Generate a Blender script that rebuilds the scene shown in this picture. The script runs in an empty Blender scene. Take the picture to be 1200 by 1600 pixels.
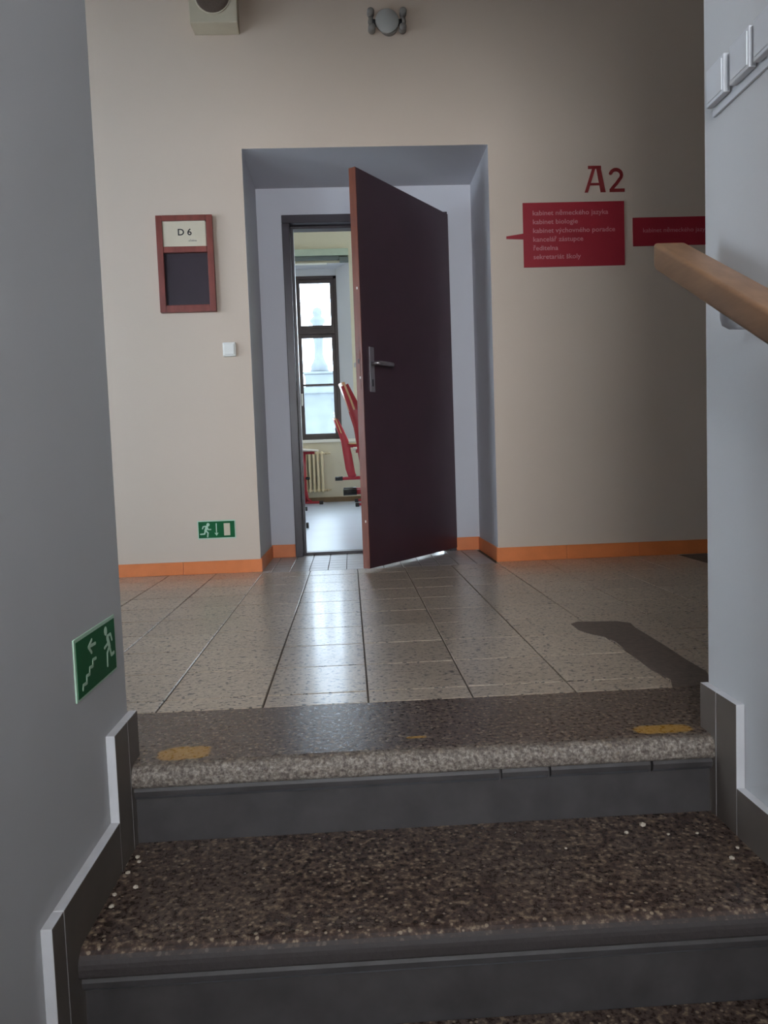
import bpy, bmesh, math, random
from mathutils import Vector, Matrix

random.seed(7)
PI = math.pi
sc = bpy.context.scene
C = sc.collection

# ---------------------------------------------------------------- camera
cam_d = bpy.data.cameras.new('camera')
cam = bpy.data.objects.new('camera', cam_d)
C.objects.link(cam)
sc.camera = cam
cam_d.sensor_fit = 'VERTICAL'
cam_d.sensor_height = 36.0
cam_d.lens = 1196.43 * 36.0 / 1600.0
cam_d.clip_start = 0.02
EYE = Vector((0, 0, 0.5715))
_p, _y, _r = map(math.radians, (3.8802, 2.508, 2.0436))
_f = Vector((math.sin(_y) * math.cos(_p), math.cos(_y) * math.cos(_p), -math.sin(_p)))
_rt = Vector((math.cos(_y), -math.sin(_y), 0))
_up = _rt.cross(_f)
_r2 = math.cos(_r) * _rt - math.sin(_r) * _up
_u2 = math.sin(_r) * _rt + math.cos(_r) * _up
M = Matrix((_r2, _u2, -_f)).transposed().to_4x4()
M.translation = EYE
cam.matrix_world = M

# ---------------------------------------------------------------- sky and light
sc.view_settings.view_transform = 'Standard'
sc.view_settings.look = 'None'
sc.view_settings.exposure = 0.0
sc.view_settings.gamma = 1.0
sc.view_settings.use_curve_mapping = False
sc.cycles.max_bounces = 10
sc.cycles.diffuse_bounces = 6
sc.cycles.glossy_bounces = 4
sc.cycles.sample_clamp_indirect = 6.0

w = bpy.data.worlds.new('overcast_sky')
sc.world = w
w.use_nodes = True
bg = w.node_tree.nodes['Background']
bg.inputs[0].default_value = (0.70, 0.82, 1.0, 1)
bg.inputs[1].default_value = 14.0


def area(name, loc, target, sx, sy, power, col):
    l = bpy.data.lights.new(name, 'AREA')
    l.shape = 'RECTANGLE'
    l.size, l.size_y = sx, sy
    l.energy = power
    l.color = col
    o = bpy.data.objects.new(name, l)
    C.objects.link(o)
    o.location = loc
    d = Vector(target) - Vector(loc)
    o.rotation_euler = d.to_track_quat('-Z', 'Y').to_euler()
    return o


# daylight standing in the window openings; the corridor end lamp is added fill
area('daylight_corridor_window', (-2.65, 1.53, 1.30), (-2.65, 4.0, 1.30), 1.1, 1.5, 4.5, (1.0, 0.965, 0.91))
area('fill_corridor_end', (-3.78, 2.35, 1.30), (0, 2.35, 1.30), 1.1, 1.5, 9, (0.97, 0.97, 0.98))  # fill lamp added to brighten the right stair wall
area('daylight_stair_window', (-0.10, -2.58, 1.50), (-0.10, 1.0, 1.20), 1.4, 1.4, 112, (1.0, 0.985, 0.98))
area('daylight_classroom_left', (-3.183, 11.25, 2.08), (-3.183, 0, 2.08), 1.15, 2.25, 175, (0.74, 0.88, 1.0))
area('daylight_classroom_right', (1.80, 11.25, 2.08), (1.80, 0, 2.08), 1.15, 2.25, 140, (0.74, 0.88, 1.0))
p = area('sky_portal', (-0.683, 11.27, 2.08), (-0.683, 0, 2.08), 1.2, 2.36, 1, (1, 1, 1))
p.data.cycles.is_portal = True


# ---------------------------------------------------------------- helpers: materials


def lin(r, g, b):
    def f(c):
        c /= 255.0
        return c / 12.92 if c <= 0.04045 else ((c + 0.055) / 1.055) ** 2.4
    return (f(r), f(g), f(b), 1)


class NT:
    def __init__(s, name):
        s.m = bpy.data.materials.new(name)
        s.m.use_nodes = True
        s.t = s.m.node_tree
        s.b = s.t.nodes['Principled BSDF']

    def n(s, typ, **kw):
        o = s.t.nodes.new(typ)
        for k, v in kw.items():
            if k.startswith('_'):
                setattr(o, k[1:], v)
        return o

    def link(s, a, b):
        s.t.links.new(a, b)

    def pos(s, scale=(1, 1, 1)):
        g = s.n('ShaderNodeNewGeometry')
        mp = s.n('ShaderNodeMapping')
        mp.inputs['Scale'].default_value = scale
        s.link(g.outputs['Position'], mp.inputs['Vector'])
        return mp.outputs[0]

    def noise(s, vec, scale, detail=3, rough=0.55):
        o = s.n('ShaderNodeTexNoise')
        o.inputs['Scale'].default_value = scale
        o.inputs['Detail'].default_value = detail
        o.inputs['Roughness'].default_value = rough
        s.link(vec, o.inputs['Vector'])
        return o.outputs['Fac']

    def voro(s, vec, scale):
        o = s.n('ShaderNodeTexVoronoi')
        o.inputs['Scale'].default_value = scale
        s.link(vec, o.inputs['Vector'])
        return o

    def ramp(s, fac, stops):
        o = s.n('ShaderNodeValToRGB')
        e = o.color_ramp.elements
        while len(e) < len(stops):
            e.new(0.5)
        for el, (p, c) in zip(list(e), stops):
            el.position = p
            el.color = c if len(c) == 4 else (*c, 1)
        s.link(fac, o.inputs[0])
        return o.outputs[0]

    def step(s, fac, a, b):
        o = s.n('ShaderNodeMapRange')
        o.inputs['From Min'].default_value = a
        o.inputs['From Max'].default_value = b
        s.link(fac, o.inputs['Value'])
        return o.outputs[0]

    def math(s, op, a, b=None):
        o = s.n('ShaderNodeMath', _operation=op)
        for i, v in enumerate((a, b)):
            if v is None:
                continue
            if isinstance(v, (int, float)):
                o.inputs[i].default_value = v
            else:
                s.link(v, o.inputs[i])
        return o.outputs[0]

    def mix(s, fac, a, b):
        o = s.n('ShaderNodeMix', _data_type='RGBA')
        for i, v in ((0, fac), (6, a), (7, b)):
            if isinstance(v, (int, float)):
                o.inputs[i].default_value = v
            elif isinstance(v, tuple):
                o.inputs[i].default_value = v
            else:
                s.link(v, o.inputs[i])
        return o.outputs[2]

    def color(s, c):
        if isinstance(c, tuple):
            s.b.inputs['Base Color'].default_value = c
        else:
            s.link(c, s.b.inputs['Base Color'])

    def rough(s, v):
        if isinstance(v, (int, float)):
            s.b.inputs['Roughness'].default_value = v
        else:
            s.link(v, s.b.inputs['Roughness'])

    def bump(s, h, strength=0.3, dist=0.002):
        o = s.n('ShaderNodeBump')
        o.inputs['Strength'].default_value = strength
        o.inputs['Distance'].default_value = dist
        s.link(h, o.inputs['Height'])
        s.link(o.outputs[0], s.b.inputs['Normal'])


def simple(name, rgb, rough=0.5, var=0.06, nscale=30, bump=0.0, metal=0.0, spec=0.5):
    t = NT(name)
    p = t.pos()
    n = t.noise(p, nscale)
    a = lin(*rgb)
    d = tuple(c * (1 - var) for c in a[:3]) + (1,)
    u = tuple(min(1, c * (1 + var)) for c in a[:3]) + (1,)
    t.color(t.ramp(n, [(0.3, d), (0.7, u)]))
    t.rough(rough)
    t.b.inputs['Metallic'].default_value = metal
    t.b.inputs['Specular IOR Level'].default_value = spec
    if bump:
        t.bump(t.noise(p, nscale * 3), bump, 0.001)
    return t.m


def plaster(name, rgb, var=0.03):
    t = NT(name)
    p = t.pos()
    big = t.noise(p, 1.6, 4, 0.6)
    a = lin(*rgb)
    d = tuple(c * (1 - var) for c in a[:3]) + (1,)
    t.color(t.ramp(big, [(0.3, d), (0.7, a)]))
    t.rough(0.75)
    t.b.inputs['Specular IOR Level'].default_value = 0.25
    h = t.math('ADD', t.math('MULTIPLY', t.noise(p, 3.5, 2), 4.0), t.math('MULTIPLY', t.noise(p, 60, 3), 0.35))
    t.bump(h, 0.25, 0.004)
    return t.m


def terrazzo_tile():
    t = NT('cream_terrazzo')
    p = t.pos((1, 1.25, 1))
    n = t.noise(p, 66, 2, 0.5)
    dark = t.step(n, 0.605, 0.635)
    n2 = t.noise(p, 34, 3, 0.6)
    dark2 = t.step(n2, 0.635, 0.655)
    dark = t.math('MAXIMUM', dark, dark2)
    oi = t.n('ShaderNodeObjectInfo')
    v = t.voro(p, 150)
    base = t.ramp(v.outputs['Color'], [(0.0, lin(146, 132, 116)), (0.5, lin(182, 166, 147)), (1.0, lin(202, 187, 168))])
    tint = t.ramp(oi.outputs['Random'], [(0, (0.88, 0.87, 0.86, 1)), (1, (1.0, 1.0, 1.0, 1))])
    mm = t.n('ShaderNodeMix', _data_type='RGBA', _blend_type='MULTIPLY')
    mm.inputs[0].default_value = 1.0
    t.link(base, mm.inputs[6])
    t.link(tint, mm.inputs[7])
    dirt = t.step(t.noise(p, 2.3, 4, 0.65), 0.40, 0.75)
    c1 = t.mix(t.math('MULTIPLY', dirt, 0.25), mm.outputs[2], lin(112, 98, 82))
    t.color(t.mix(dark, c1, lin(52, 46, 42)))
    t.rough(t.math('ADD', t.math('MULTIPLY', t.noise(p, 9, 3), 0.06), 0.27))
    t.b.inputs['Coat Weight'].default_value = 0.22
    t.b.inputs['Coat Roughness'].default_value = 0.13
    t.b.inputs['Coat IOR'].default_value = 1.5
    t.b.inputs['Specular IOR Level'].default_value = 1.0
    t.bump(t.math('MULTIPLY', dark, -1.0), 0.15, 0.0006)
    return t.m


def terrazzo_step(name, marks=False, light_edge=None):
    t = NT(name)
    p = t.pos()
    warp = t.n('ShaderNodeMix', _data_type='VECTOR')
    v = t.voro(p, 85)
    v2 = t.voro(p, 60)
    n = t.noise(p, 98, 3, 0.6)
    base = t.ramp(n, [(0.30, lin(44, 34, 31)), (0.48, lin(66, 52, 47)), (0.57, lin(94, 77, 66)), (0.68, lin(152, 135, 113))])
    chips = t.step(v.outputs['Distance'], 0.30, 0.22)
    rnd = t.step(t.math('FRACT', t.math('MULTIPLY', v.outputs['Color'], 3.7)), 0.60, 0.62)
    chip = t.math('MULTIPLY', chips, rnd)
    c = t.mix(t.math('MULTIPLY', chip, 0.75), base, lin(176, 160, 138))
    worn = t.step(t.noise(p, 4.0, 3), 0.38, 0.68)
    c = t.mix(t.math('MULTIPLY', worn, 0.35), c, lin(96, 84, 76))
    g = t.n('ShaderNodeNewGeometry')
    sx = t.n('ShaderNodeSeparateXYZ')
    t.link(g.outputs['Position'], sx.inputs[0])
    X, Y = sx.outputs[0], sx.outputs[1]
    if light_edge is not None:
        # nose of the step worn down to its pale aggregate
        wob = t.math('MULTIPLY', t.math('SUBTRACT', t.noise(p, 25, 3), 0.5), 0.05)
        e = t.step(t.math('ADD', Y, wob), light_edge + 0.032, light_edge + 0.008)
        pale = t.ramp(t.noise(p, 150, 2, 0.7), [(0.32, lin(80, 71, 64)), (0.5, lin(124, 115, 106)), (0.72, lin(176, 168, 156))])
        c = t.mix(t.math('MULTIPLY', e, 0.85), c, pale)
    if marks:
        tot = None
        for cx, cy, rx, ry in ((-0.352, 1.517, 0.052, 0.036), (0.622, 1.513, 0.060, 0.024), (0.117, 1.538, 0.022, 0.006)):
            dx = t.math('DIVIDE', t.math('SUBTRACT', X, cx), rx)
            dy = t.math('DIVIDE', t.math('SUBTRACT', Y, cy), ry)
            d = t.math('ADD', t.math('POWER', dx, 4.0), t.math('POWER', t.math('ABSOLUTE', dy), 2.5))
            d = t.math('ADD', d, t.math('MULTIPLY', t.math('SUBTRACT', t.noise(p, 45, 3), 0.5), 1.6))
            m = t.step(d, 1.15, 0.65)
            tot = m if tot is None else t.math('MAXIMUM', tot, m)
        c = t.mix(t.math('MULTIPLY', tot, 0.66), c, lin(188, 140, 48))
    sn = t.n('ShaderNodeSeparateXYZ')
    t.link(g.outputs['True Normal'], sn.inputs[0])
    if not marks:
        # only the walked-on top shows its chips, the rounded nose is smooth and grey
        c = t.mix(t.step(sn.outputs[2], 0.80, 0.55), c, lin(62, 57, 56))
    t.color(c)
    t.rough(t.math('ADD', t.math('ADD', t.math('MULTIPLY', n, 0.34), 0.13), t.math('MULTIPLY', t.step(sn.outputs[2], 0.98, 0.80), 0.40)))
    t.bump(t.math('ADD', n, t.math('MULTIPLY', v2.outputs['Distance'], 0.5)), 0.42, 0.0015)
    return t.m


def wood(name, a, b, axis_scale=(2, 2, 30), rough=0.4):
    t = NT(name)
    p = t.pos(axis_scale)
    n = t.noise(p, 2.5, 5, 0.65)
    t.color(t.ramp(n, [(0.3, lin(*a)), (0.7, lin(*b))]))
    t.rough(rough)
    return t.m


def glass(name):
    t = NT(name)
    nt = t.t
    tr = t.n('ShaderNodeBsdfTransparent')
    tr.inputs[0].default_value = (0.96, 0.98, 0.97, 1)
    gl = t.n('ShaderNodeBsdfGlossy')
    gl.inputs['Roughness'].default_value = 0.03
    fr = t.n('ShaderNodeFresnel')
    fr.inputs[0].default_value = 1.45
    mx = t.n('ShaderNodeMixShader')
    t.link(fr.outputs[0], mx.inputs[0])
    t.link(tr.outputs[0], mx.inputs[1])
    t.link(gl.outputs[0], mx.inputs[2])
    t.link(mx.outputs[0], nt.nodes['Material Output'].inputs[0])
    return t.m


MAT = {
    'cream': plaster('cream_wall_paint', (205, 188, 172)),
    'white_wall': plaster('white_wall_paint', (192, 192, 193)),
    'niche': plaster('pale_niche_paint', (206, 206, 212)),
    'ceiling': plaster('ceiling_paint', (205, 200, 190)),
    'class_wall': plaster('classroom_paint', (212, 205, 186)),
    'grout': simple('dark_grout', (86, 76, 66), 0.8, 0.2, 60),
    'tile': terrazzo_tile(),
    'mosaic': simple('pale_small_tile_glaze', (166, 160, 157), 0.38, 0.10, 14, 0, 0, 1.0),
    'patch': simple('brown_cement', (96, 84, 76), 0.55, 0.25, 60, 0.5),
    'tread_top': terrazzo_step('brown_terrazzo_worn_nose', True, 1.455),
    'tread': terrazzo_step('brown_terrazzo'),
    'riser': simple('grey_riser_paint', (68, 65, 65), 0.55, 0.22, 14, 0.3),
    'skirt': simple('grey_skirting_tile', (98, 90, 83), 0.5, 0.10, 10, 0.1),
    'skirt_edge': simple('white_painted_edge', (206, 206, 208), 0.6, 0.05, 20),
    'orange': simple('orange_skirting_paint', (222, 126, 70), 0.42, 0.06, 12),
    'door': simple('dark_maroon_laminate', (66, 42, 52), 0.36, 0.10, 6),
    'door_edge': wood('red_brown_edge_wood', (104, 56, 42), (130, 74, 56), (20, 20, 2)),
    'frame': simple('dark_purple_brown_paint', (52, 44, 52), 0.35, 0.08, 10),
    'steel': simple('brushed_steel', (176, 172, 176), 0.32, 0.06, 80, 0, 0.9),
    'black': simple('black_plastic', (24, 24, 26), 0.45, 0.1, 30),
    'void': simple('black_hollow', (10, 9, 9), 0.9, 0.1, 30),
    'white_plastic': simple('white_plastic', (226, 224, 218), 0.4, 0.03, 12),
    'lamp_grey': simple('pale_grey_plastic', (168, 168, 164), 0.5, 0.03, 12),
    'switch_white': simple('cool_white_plastic', (200, 202, 206), 0.45, 0.03, 12),
    'grey_plastic': simple('grey_plastic', (128, 124, 120), 0.45, 0.06, 20),
    'beige_plastic': simple('beige_speaker_plastic', (196, 186, 164), 0.5, 0.04, 12),
    'grille': simple('brown_grille_cloth', (92, 78, 68), 0.8, 0.18, 260, 0.4),
    'red_sign': simple('red_sign_film', (158, 34, 48), 0.42, 0.05, 5),
    'red_print': simple('pale_pink_print', (196, 132, 136), 0.6, 0.05, 40),
    'red_letter': simple('dark_red_letter', (142, 44, 46), 0.45, 0.05, 20),
    'frame_wood': wood('red_brown_frame_wood', (112, 50, 42), (134, 64, 54), (12, 12, 3)),
    'pocket': simple('dark_aubergine_board', (40, 22, 34), 0.6, 0.1, 6),
    'paper': simple('white_paper', (206, 194, 172), 0.8, 0.03, 10),
    'ink': simple('black_ink', (40, 38, 40), 0.8, 0.05, 40),
    'grey_ink': simple('grey_ink', (130, 124, 118), 0.8, 0.05, 40),
    'green': simple('exit_green', (0, 88, 46), 0.6, 0.06, 8, 0, 0, 0.25),
    'pale_green': simple('pale_green_border', (176, 208, 184), 0.5, 0.03, 10),
    'rail': wood('handrail_beech', (114, 84, 62), (142, 107, 80), (14, 2.0, 14), 0.42),
    'rail_bracket': simple('grey_bracket_paint', (188, 190, 196), 0.4, 0.04, 20),
    'vinyl': simple('pale_grey_vinyl', (184, 195, 212), 0.28, 0.04, 3),
    'red_tube': simple('red_powder_coat', (160, 30, 46), 0.4, 0.06, 10),
    'ply': wood('beech_plywood', (176, 126, 84), (206, 158, 112), (3, 20, 3), 0.4),
    'table_top': simple('pale_table_laminate', (214, 206, 194), 0.3, 0.03, 8),
    'radiator': simple('cream_radiator_enamel', (224, 210, 176), 0.4, 0.04, 12),
    'pipe': simple('cream_pipe_enamel', (200, 184, 152), 0.4, 0.04, 12),
    'brown_skirt': simple('brown_classroom_skirting', (112, 88, 58), 0.5, 0.1, 12),
    'window_frame': simple('dark_brown_window_paint', (66, 54, 56), 0.4, 0.08, 12),
    'blind_box': simple('green_grey_blind', (172, 184, 168), 0.6, 0.06, 10),
    'blind_rail': simple('dark_green_rail', (92, 100, 100), 0.5, 0.06, 10),
    'glass': glass('window_glass'),
    'stone': simple('pale_weathered_stone', (74, 80, 83), 0.85, 0.14, 3, 0.3),
    'plaster_crumb': simple('pale_plaster_crumb', (190, 180, 164), 0.9, 0.1, 200),
    'wood_door_peg': simple('white_peg', (230, 226, 216), 0.5, 0.02, 50),
}

# ---------------------------------------------------------------- helpers: geometry


def bx(bm, x0, x1, y0, y1, z0, z1, mi=0):
    v = [bm.verts.new(c) for c in ((x0, y0, z0), (x1, y0, z0), (x1, y1, z0), (x0, y1, z0), (x0, y0, z1), (x1, y0, z1), (x1, y1, z1), (x0, y1, z1))]
    fs = []
    for f in ((3, 2, 1, 0), (4, 5, 6, 7), (0, 1, 5, 4), (1, 2, 6, 5), (2, 3, 7, 6), (3, 0, 4, 7)):
        fc = bm.faces.new([v[i] for i in f])
        fc.material_index = mi
        fs.append(fc)
    return v, fs


def prism(bm, pts, frm, d, mi=0):
    """pts 2-D outline; frm maps (u, v, w) to 3-D; d = depth along w."""
    a = [bm.verts.new(frm(u, v, 0)) for u, v in pts]
    b = [bm.verts.new(frm(u, v, d)) for u, v in pts]
    n = len(pts)
    fs = [bm.faces.new(a[::-1]), bm.faces.new(b)]
    for i in range(n):
        fs.append(bm.faces.new((a[i], a[(i + 1) % n], b[(i + 1) % n], b[i])))
    for f in fs:
        f.material_index = mi
    return fs


def tube(bm, pts, r, seg=12, caps=True, flat=(1.0, 1.0)):
    pts = [Vector(p) for p in pts]
    rings = []
    prev = None
    for i, p in enumerate(pts):
        if i == 0:
            d = pts[1] - p
        elif i == len(pts) - 1:
            d = p - pts[i - 1]
        else:
            d = (pts[i + 1] - p).normalized() + (p - pts[i - 1]).normalized()
        d.normalize()
        if prev is None:
            up = Vector((0, 0, 1)) if abs(d.z) < 0.9 else Vector((0, 1, 0))
        else:
            up = prev
        s = d.cross(up).normalized()
        t = s.cross(d).normalized()
        prev = t
        rr = r[i] if isinstance(r, (list, tuple)) else r
        rings.append([bm.verts.new(p + s * (rr * flat[0] * math.cos(2 * PI * k / seg)) + t * (rr * flat[1] * math.sin(2 * PI * k / seg))) for k in range(seg)])
    for a, b in zip(rings, rings[1:]):
        for k in range(seg):
            bm.faces.new((a[k], a[(k + 1) % seg], b[(k + 1) % seg], b[k])).smooth = True
    if caps:
        bm.faces.new(rings[0][::-1])
        bm.faces.new(rings[-1])


def lathe(bm, prof, seg=24, axis='Z', loc=(0, 0, 0)):
    """prof: list of (radius, height)."""
    def m(r, h, a):
        c, s = r * math.cos(a), r * math.sin(a)
        if axis == 'Z':
            q = (c, s, h)
        elif axis == 'Y':
            q = (c, h, s)
        else:
            q = (h, c, s)
        return Vector(q) + Vector(loc)
    rings = []
    for r, h in prof:
        if r < 1e-6:
            rings.append([bm.verts.new(m(0, h, 0))])
        else:
            rings.append([bm.verts.new(m(r, h, 2 * PI * k / seg)) for k in range(seg)])
    for a, b in zip(rings, rings[1:]):
        for k in range(seg):
            k2 = (k + 1) % seg
            q = ([a[0]] if len(a) == 1 else [a[k], a[k2]]) + ([b[0]] if len(b) == 1 else [b[k2], b[k]])
            if len(q) >= 3:
                f = bm.faces.new(q)
                f.smooth = True
    if len(rings[0]) > 1:
        bm.faces.new(rings[0])
    if len(rings[-1]) > 1:
        bm.faces.new(rings[-1][::-1])


def obj(name, bm, mats, parent=None, bevel=0.0, smooth=False, seg=2):
    bmesh.ops.recalc_face_normals(bm, faces=bm.faces[:])
    me = bpy.data.meshes.new(name)
    bm.to_mesh(me)
    bm.free()
    for m in (mats if isinstance(mats, (list, tuple)) else [mats]):
        me.materials.append(MAT[m])
    o = bpy.data.objects.new(name, me)
    C.objects.link(o)
    if parent is not None:
        o.parent = parent
    if smooth:
        for p in me.polygons:
            p.use_smooth = True
    if bevel:
        b = o.modifiers.new('bevel', 'BEVEL')
        b.width = bevel
        b.segments = seg
        b.limit_method = 'ANGLE'
        b.angle_limit = math.radians(40)
    return o


def box(name, x0, x1, y0, y1, z0, z1, mat, parent=None, bevel=0.0):
    bm = bmesh.new()
    bx(bm, x0, x1, y0, y1, z0, z1)
    return obj(name, bm, mat, parent, bevel)


def share(src, name, parent, loc=(0, 0, 0), rot=None, scale=None):
    o = bpy.data.objects.new(name, src.data)
    for md in src.modifiers:
        n = o.modifiers.new(md.name, md.type)
        n.width, n.segments, n.limit_method, n.angle_limit = md.width, md.segments, md.limit_method, md.angle_limit
    o.location = loc
    if rot:
        o.rotation_euler = rot
    if scale:
        o.scale = scale
    o.parent = parent
    C.objects.link(o)
    return o


def struct(o):
    o['kind'] = 'structure'
    return o


def thing(name, label, cat, loc=(0, 0, 0), rz=0.0, group=None):
    o = bpy.data.objects.new(name, None)
    o.empty_display_size = 0.1
    C.objects.link(o)
    o.location = loc
    o.rotation_euler = (0, 0, rz)
    o['label'] = label
    o['category'] = cat
    if group:
        o['group'] = group
    return o


def empty_struct(name):
    o = bpy.data.objects.new(name, None)
    C.objects.link(o)
    return struct(o)


def tag(o, label, cat, group=None):
    o['label'] = label
    o['category'] = cat
    if group:
        o['group'] = group
    return o


def dup(root, loc, rz, label=None):
    r = root.copy()
    C.objects.link(r)
    r.location = loc
    r.rotation_euler = (0, 0, rz)
    if label:
        r['label'] = label
    for ch in list(root.children):
        c = ch.copy()
        C.objects.link(c)
        c.parent = r
        for g in list(ch.children):
            d = g.copy()
            C.objects.link(d)
            d.parent = c
    return r


def text(name, s, size, mat, parent, matrix, extrude=0.0006, bold=0.0, sx=1.0):
    cu = bpy.data.curves.new(name, 'FONT')
    cu.body = s
    cu.size = size
    cu.extrude = extrude
    cu.offset = bold
    cu.resolution_u = 3
    tmp = bpy.data.objects.new('tmp_text', cu)
    C.objects.link(tmp)
    dg = bpy.context.evaluated_depsgraph_get()
    dg.update()
    me = bpy.data.meshes.new_from_object(tmp.evaluated_get(dg))
    bpy.data.objects.remove(tmp)
    bpy.data.curves.remove(cu)
    me.name = name
    me.transform(matrix @ Matrix.Diagonal((sx, 1, 1, 1)))
    me.materials.clear()
    me.materials.append(MAT[mat])
    o = bpy.data.objects.new(name, me)
    C.objects.link(o)
    o.parent = parent
    return o


def wall_text_matrix(x, y, z):
    return Matrix.Translation((x, y, z)) @ Matrix.Rotation(PI / 2, 4, 'X')


def stroke(bm, pts, wdt, frm, d):
    """a thick polyline as joined flat prisms with round joints"""
    pts = [Vector(p) for p in pts]
    for a, b in zip(pts, pts[1:]):
        t = (b - a).normalized()
        n = Vector((-t.y, t.x)) * wdt / 2
        prism(bm, [a + n, a - n, b - n, b + n], frm, d)
    for p in pts:
        prism(bm, [p + Vector((math.cos(k * PI / 4), math.sin(k * PI / 4))) * wdt / 2 for k in range(8)], frm, d * 0.96)


# ---------------------------------------------------------------- dimensions
Y1, Y2 = 4.092, 4.675        # corridor wall face, niche back
NL, NR, NH = -0.4887, 0.790, 2.197
FL, FR, FH = -0.3427, 0.645, 2.0397
XL, XR = -0.457, 0.722       # stair walls
SL, SR = -0.440, 0.705       # stair skirting faces
YE = 1.515                   # corridor-side end of stair walls
CEIL, CCEIL = 3.95, 4.05
YC, YW = 11.0, 11.3          # classroom far wall face, window plane
RISE, GO, NOSE = 0.16, 0.32, 1.455

# ---------------------------------------------------------------- structure
# corridor wall with the niche
bm = bmesh.new()
bx(bm, -4.0, NL, Y1, 4.825, -0.1, CEIL)
bx(bm, NR, 8.0, Y1, 4.825, -0.1, CEIL)
bx(bm, NL, NR, Y1, 4.825, NH, CEIL)
bm.normal_update()
for f in bm.faces:           # the reveals and head of the niche carry the pale niche paint
    c = f.calc_center_median()
    n = f.normal
    if (abs(c.x - NL) < 1e-3 and n.x > 0.9) or (abs(c.x - NR) < 1e-3 and n.x < -0.9) or (abs(c.z - NH) < 1e-3 and n.z < -0.9):
        f.material_index = 1
struct(obj('wall_back', bm, ['cream', 'niche']))
bm = bmesh.new()
bx(bm, NL, FL, Y2, 4.825, -0.1, NH)
bx(bm, FR, NR, Y2, 4.825, -0.1, NH)
bx(bm, FL, FR, Y2, 4.825, FH, NH)
struct(obj('wall_niche', bm, 'niche'))

# stair walls turning into the corridor's near wall
bm = bmesh.new()
bx(bm, -0.757, XL, -0.7, YE, -1.5, CEIL)
# the window that lights the corridor stands in this wall, left of the stairs
bx(bm, -4.0, -3.25, 1.315, YE, -0.1, CEIL)
bx(bm, -2.05, -0.757, 1.315, YE, -0.1, CEIL)
bx(bm, -3.25, -2.05, 1.315, YE, -0.1, 0.5)
bx(bm, -3.25, -2.05, 1.315, YE, 2.1, CEIL)
struct(obj('wall_left', bm, 'white_wall', bevel=0.006))
bm = bmesh.new()
bx(bm, XR, 1.02, -2.7, YE + 0.007, -1.5, CEIL)
bx(bm, 1.02, 8.0, 1.322, YE + 0.007, -0.1, CEIL)
struct(obj('wall_right', bm, 'white_wall', bevel=0.006))

# corridor ends
bm = bmesh.new()
bx(bm, -4.0, -3.8, YE, 1.75, -0.1, CEIL)
bx(bm, -4.0, -3.8, 2.95, Y1, -0.1, CEIL)
bx(bm, -4.0, -3.8, 1.75, 2.95, -0.1, 0.5)
bx(bm, -4.0, -3.8, 1.75, 2.95, 2.1, CEIL)
struct(obj('wall_corridor_left', bm, 'cream'))
struct(box('wall_corridor_right', 7.8, 8.0, YE + 0.007, Y1, -0.1, CEIL, 'cream'))
struct(box('ceiling', -4.0, 8.0, -2.9, 4.825, CEIL, CEIL + 0.15, 'ceiling'))

# lower stairwell behind the viewpoint with its window
bm = bmesh.new()
bx(bm, -2.6, -0.85, -2.9, -2.7, -1.5, CEIL)
bx(bm, 0.65, 1.02, -2.9, -2.7, -1.5, CEIL)
bx(bm, -0.85, 0.65, -2.9, -2.7, -1.5, 0.75)
bx(bm, -0.85, 0.65, -2.9, -2.7, 2.25, CEIL)
struct(obj('wall_stairwell_back', bm, 'white_wall'))
struct(box('wall_light_block', -0.757, XR, -0.95, -0.83, -1.0, 0.70, 'white_wall'))  # unseen wall added behind the viewpoint to keep light off the lower steps
bm = bmesh.new()
bx(bm, -2.8, -2.6, -2.9, -0.5, -1.5, CEIL)
bx(bm, -2.6, -0.757, -0.7, -0.5, -1.5, CEIL)
struct(obj('wall_stairwell_left', bm, 'white_wall'))
# unseen slab added over the stairs to shade the upper corridor wall
struct(box('ceiling_shade_slab', XL, XR, -2.7, YE, 2.20, 2.40, 'white_wall'))
struct(box('floor_stairwell', -2.8, 1.02, -2.9, -0.14, -1.1, -0.96, 'tread'))

# classroom shell
wins = (-1.285, -3.785, 1.2)      # left edge of each 1.205 m window
WZ0, WZ1 = 0.90, 3.26
bm = bmesh.new()
edges = [-5.2]
for x0 in sorted(wins):
    edges += [x0, x0 + 1.205]
edges += [3.0]
SPL = 0.19


def holed(bm):
    # wall pieces between splayed window openings
    for i in range(0, len(edges), 2):
        a, b = edges[i], edges[i + 1]
        ia = a if i == 0 else a + SPL
        ib = b if i + 2 >= len(edges) else b - SPL
        prism(bm, [(ia, YC), (ib, YC), (b, YW), (b, 11.55), (a, 11.55), (a, YW)], lambda u, v, wz: (u, v, WZ0 - 0.05 + wz), 3.36 - WZ0 + 0.05)
    bx(bm, edges[0], edges[-1], YC, 11.55, -0.1, WZ0 - 0.05)
    bx(bm, edges[0], edges[-1], YC, 11.55, 3.36, CCEIL)
    for i in range(1, len(edges) - 1, 2):
        bx(bm, edges[i], edges[i + 1], YW + 0.01, 11.55, WZ1, 3.37)
        bx(bm, edges[i], edges[i + 1], YW + 0.10, 11.55, WZ0 - 0.06, WZ0)


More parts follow.
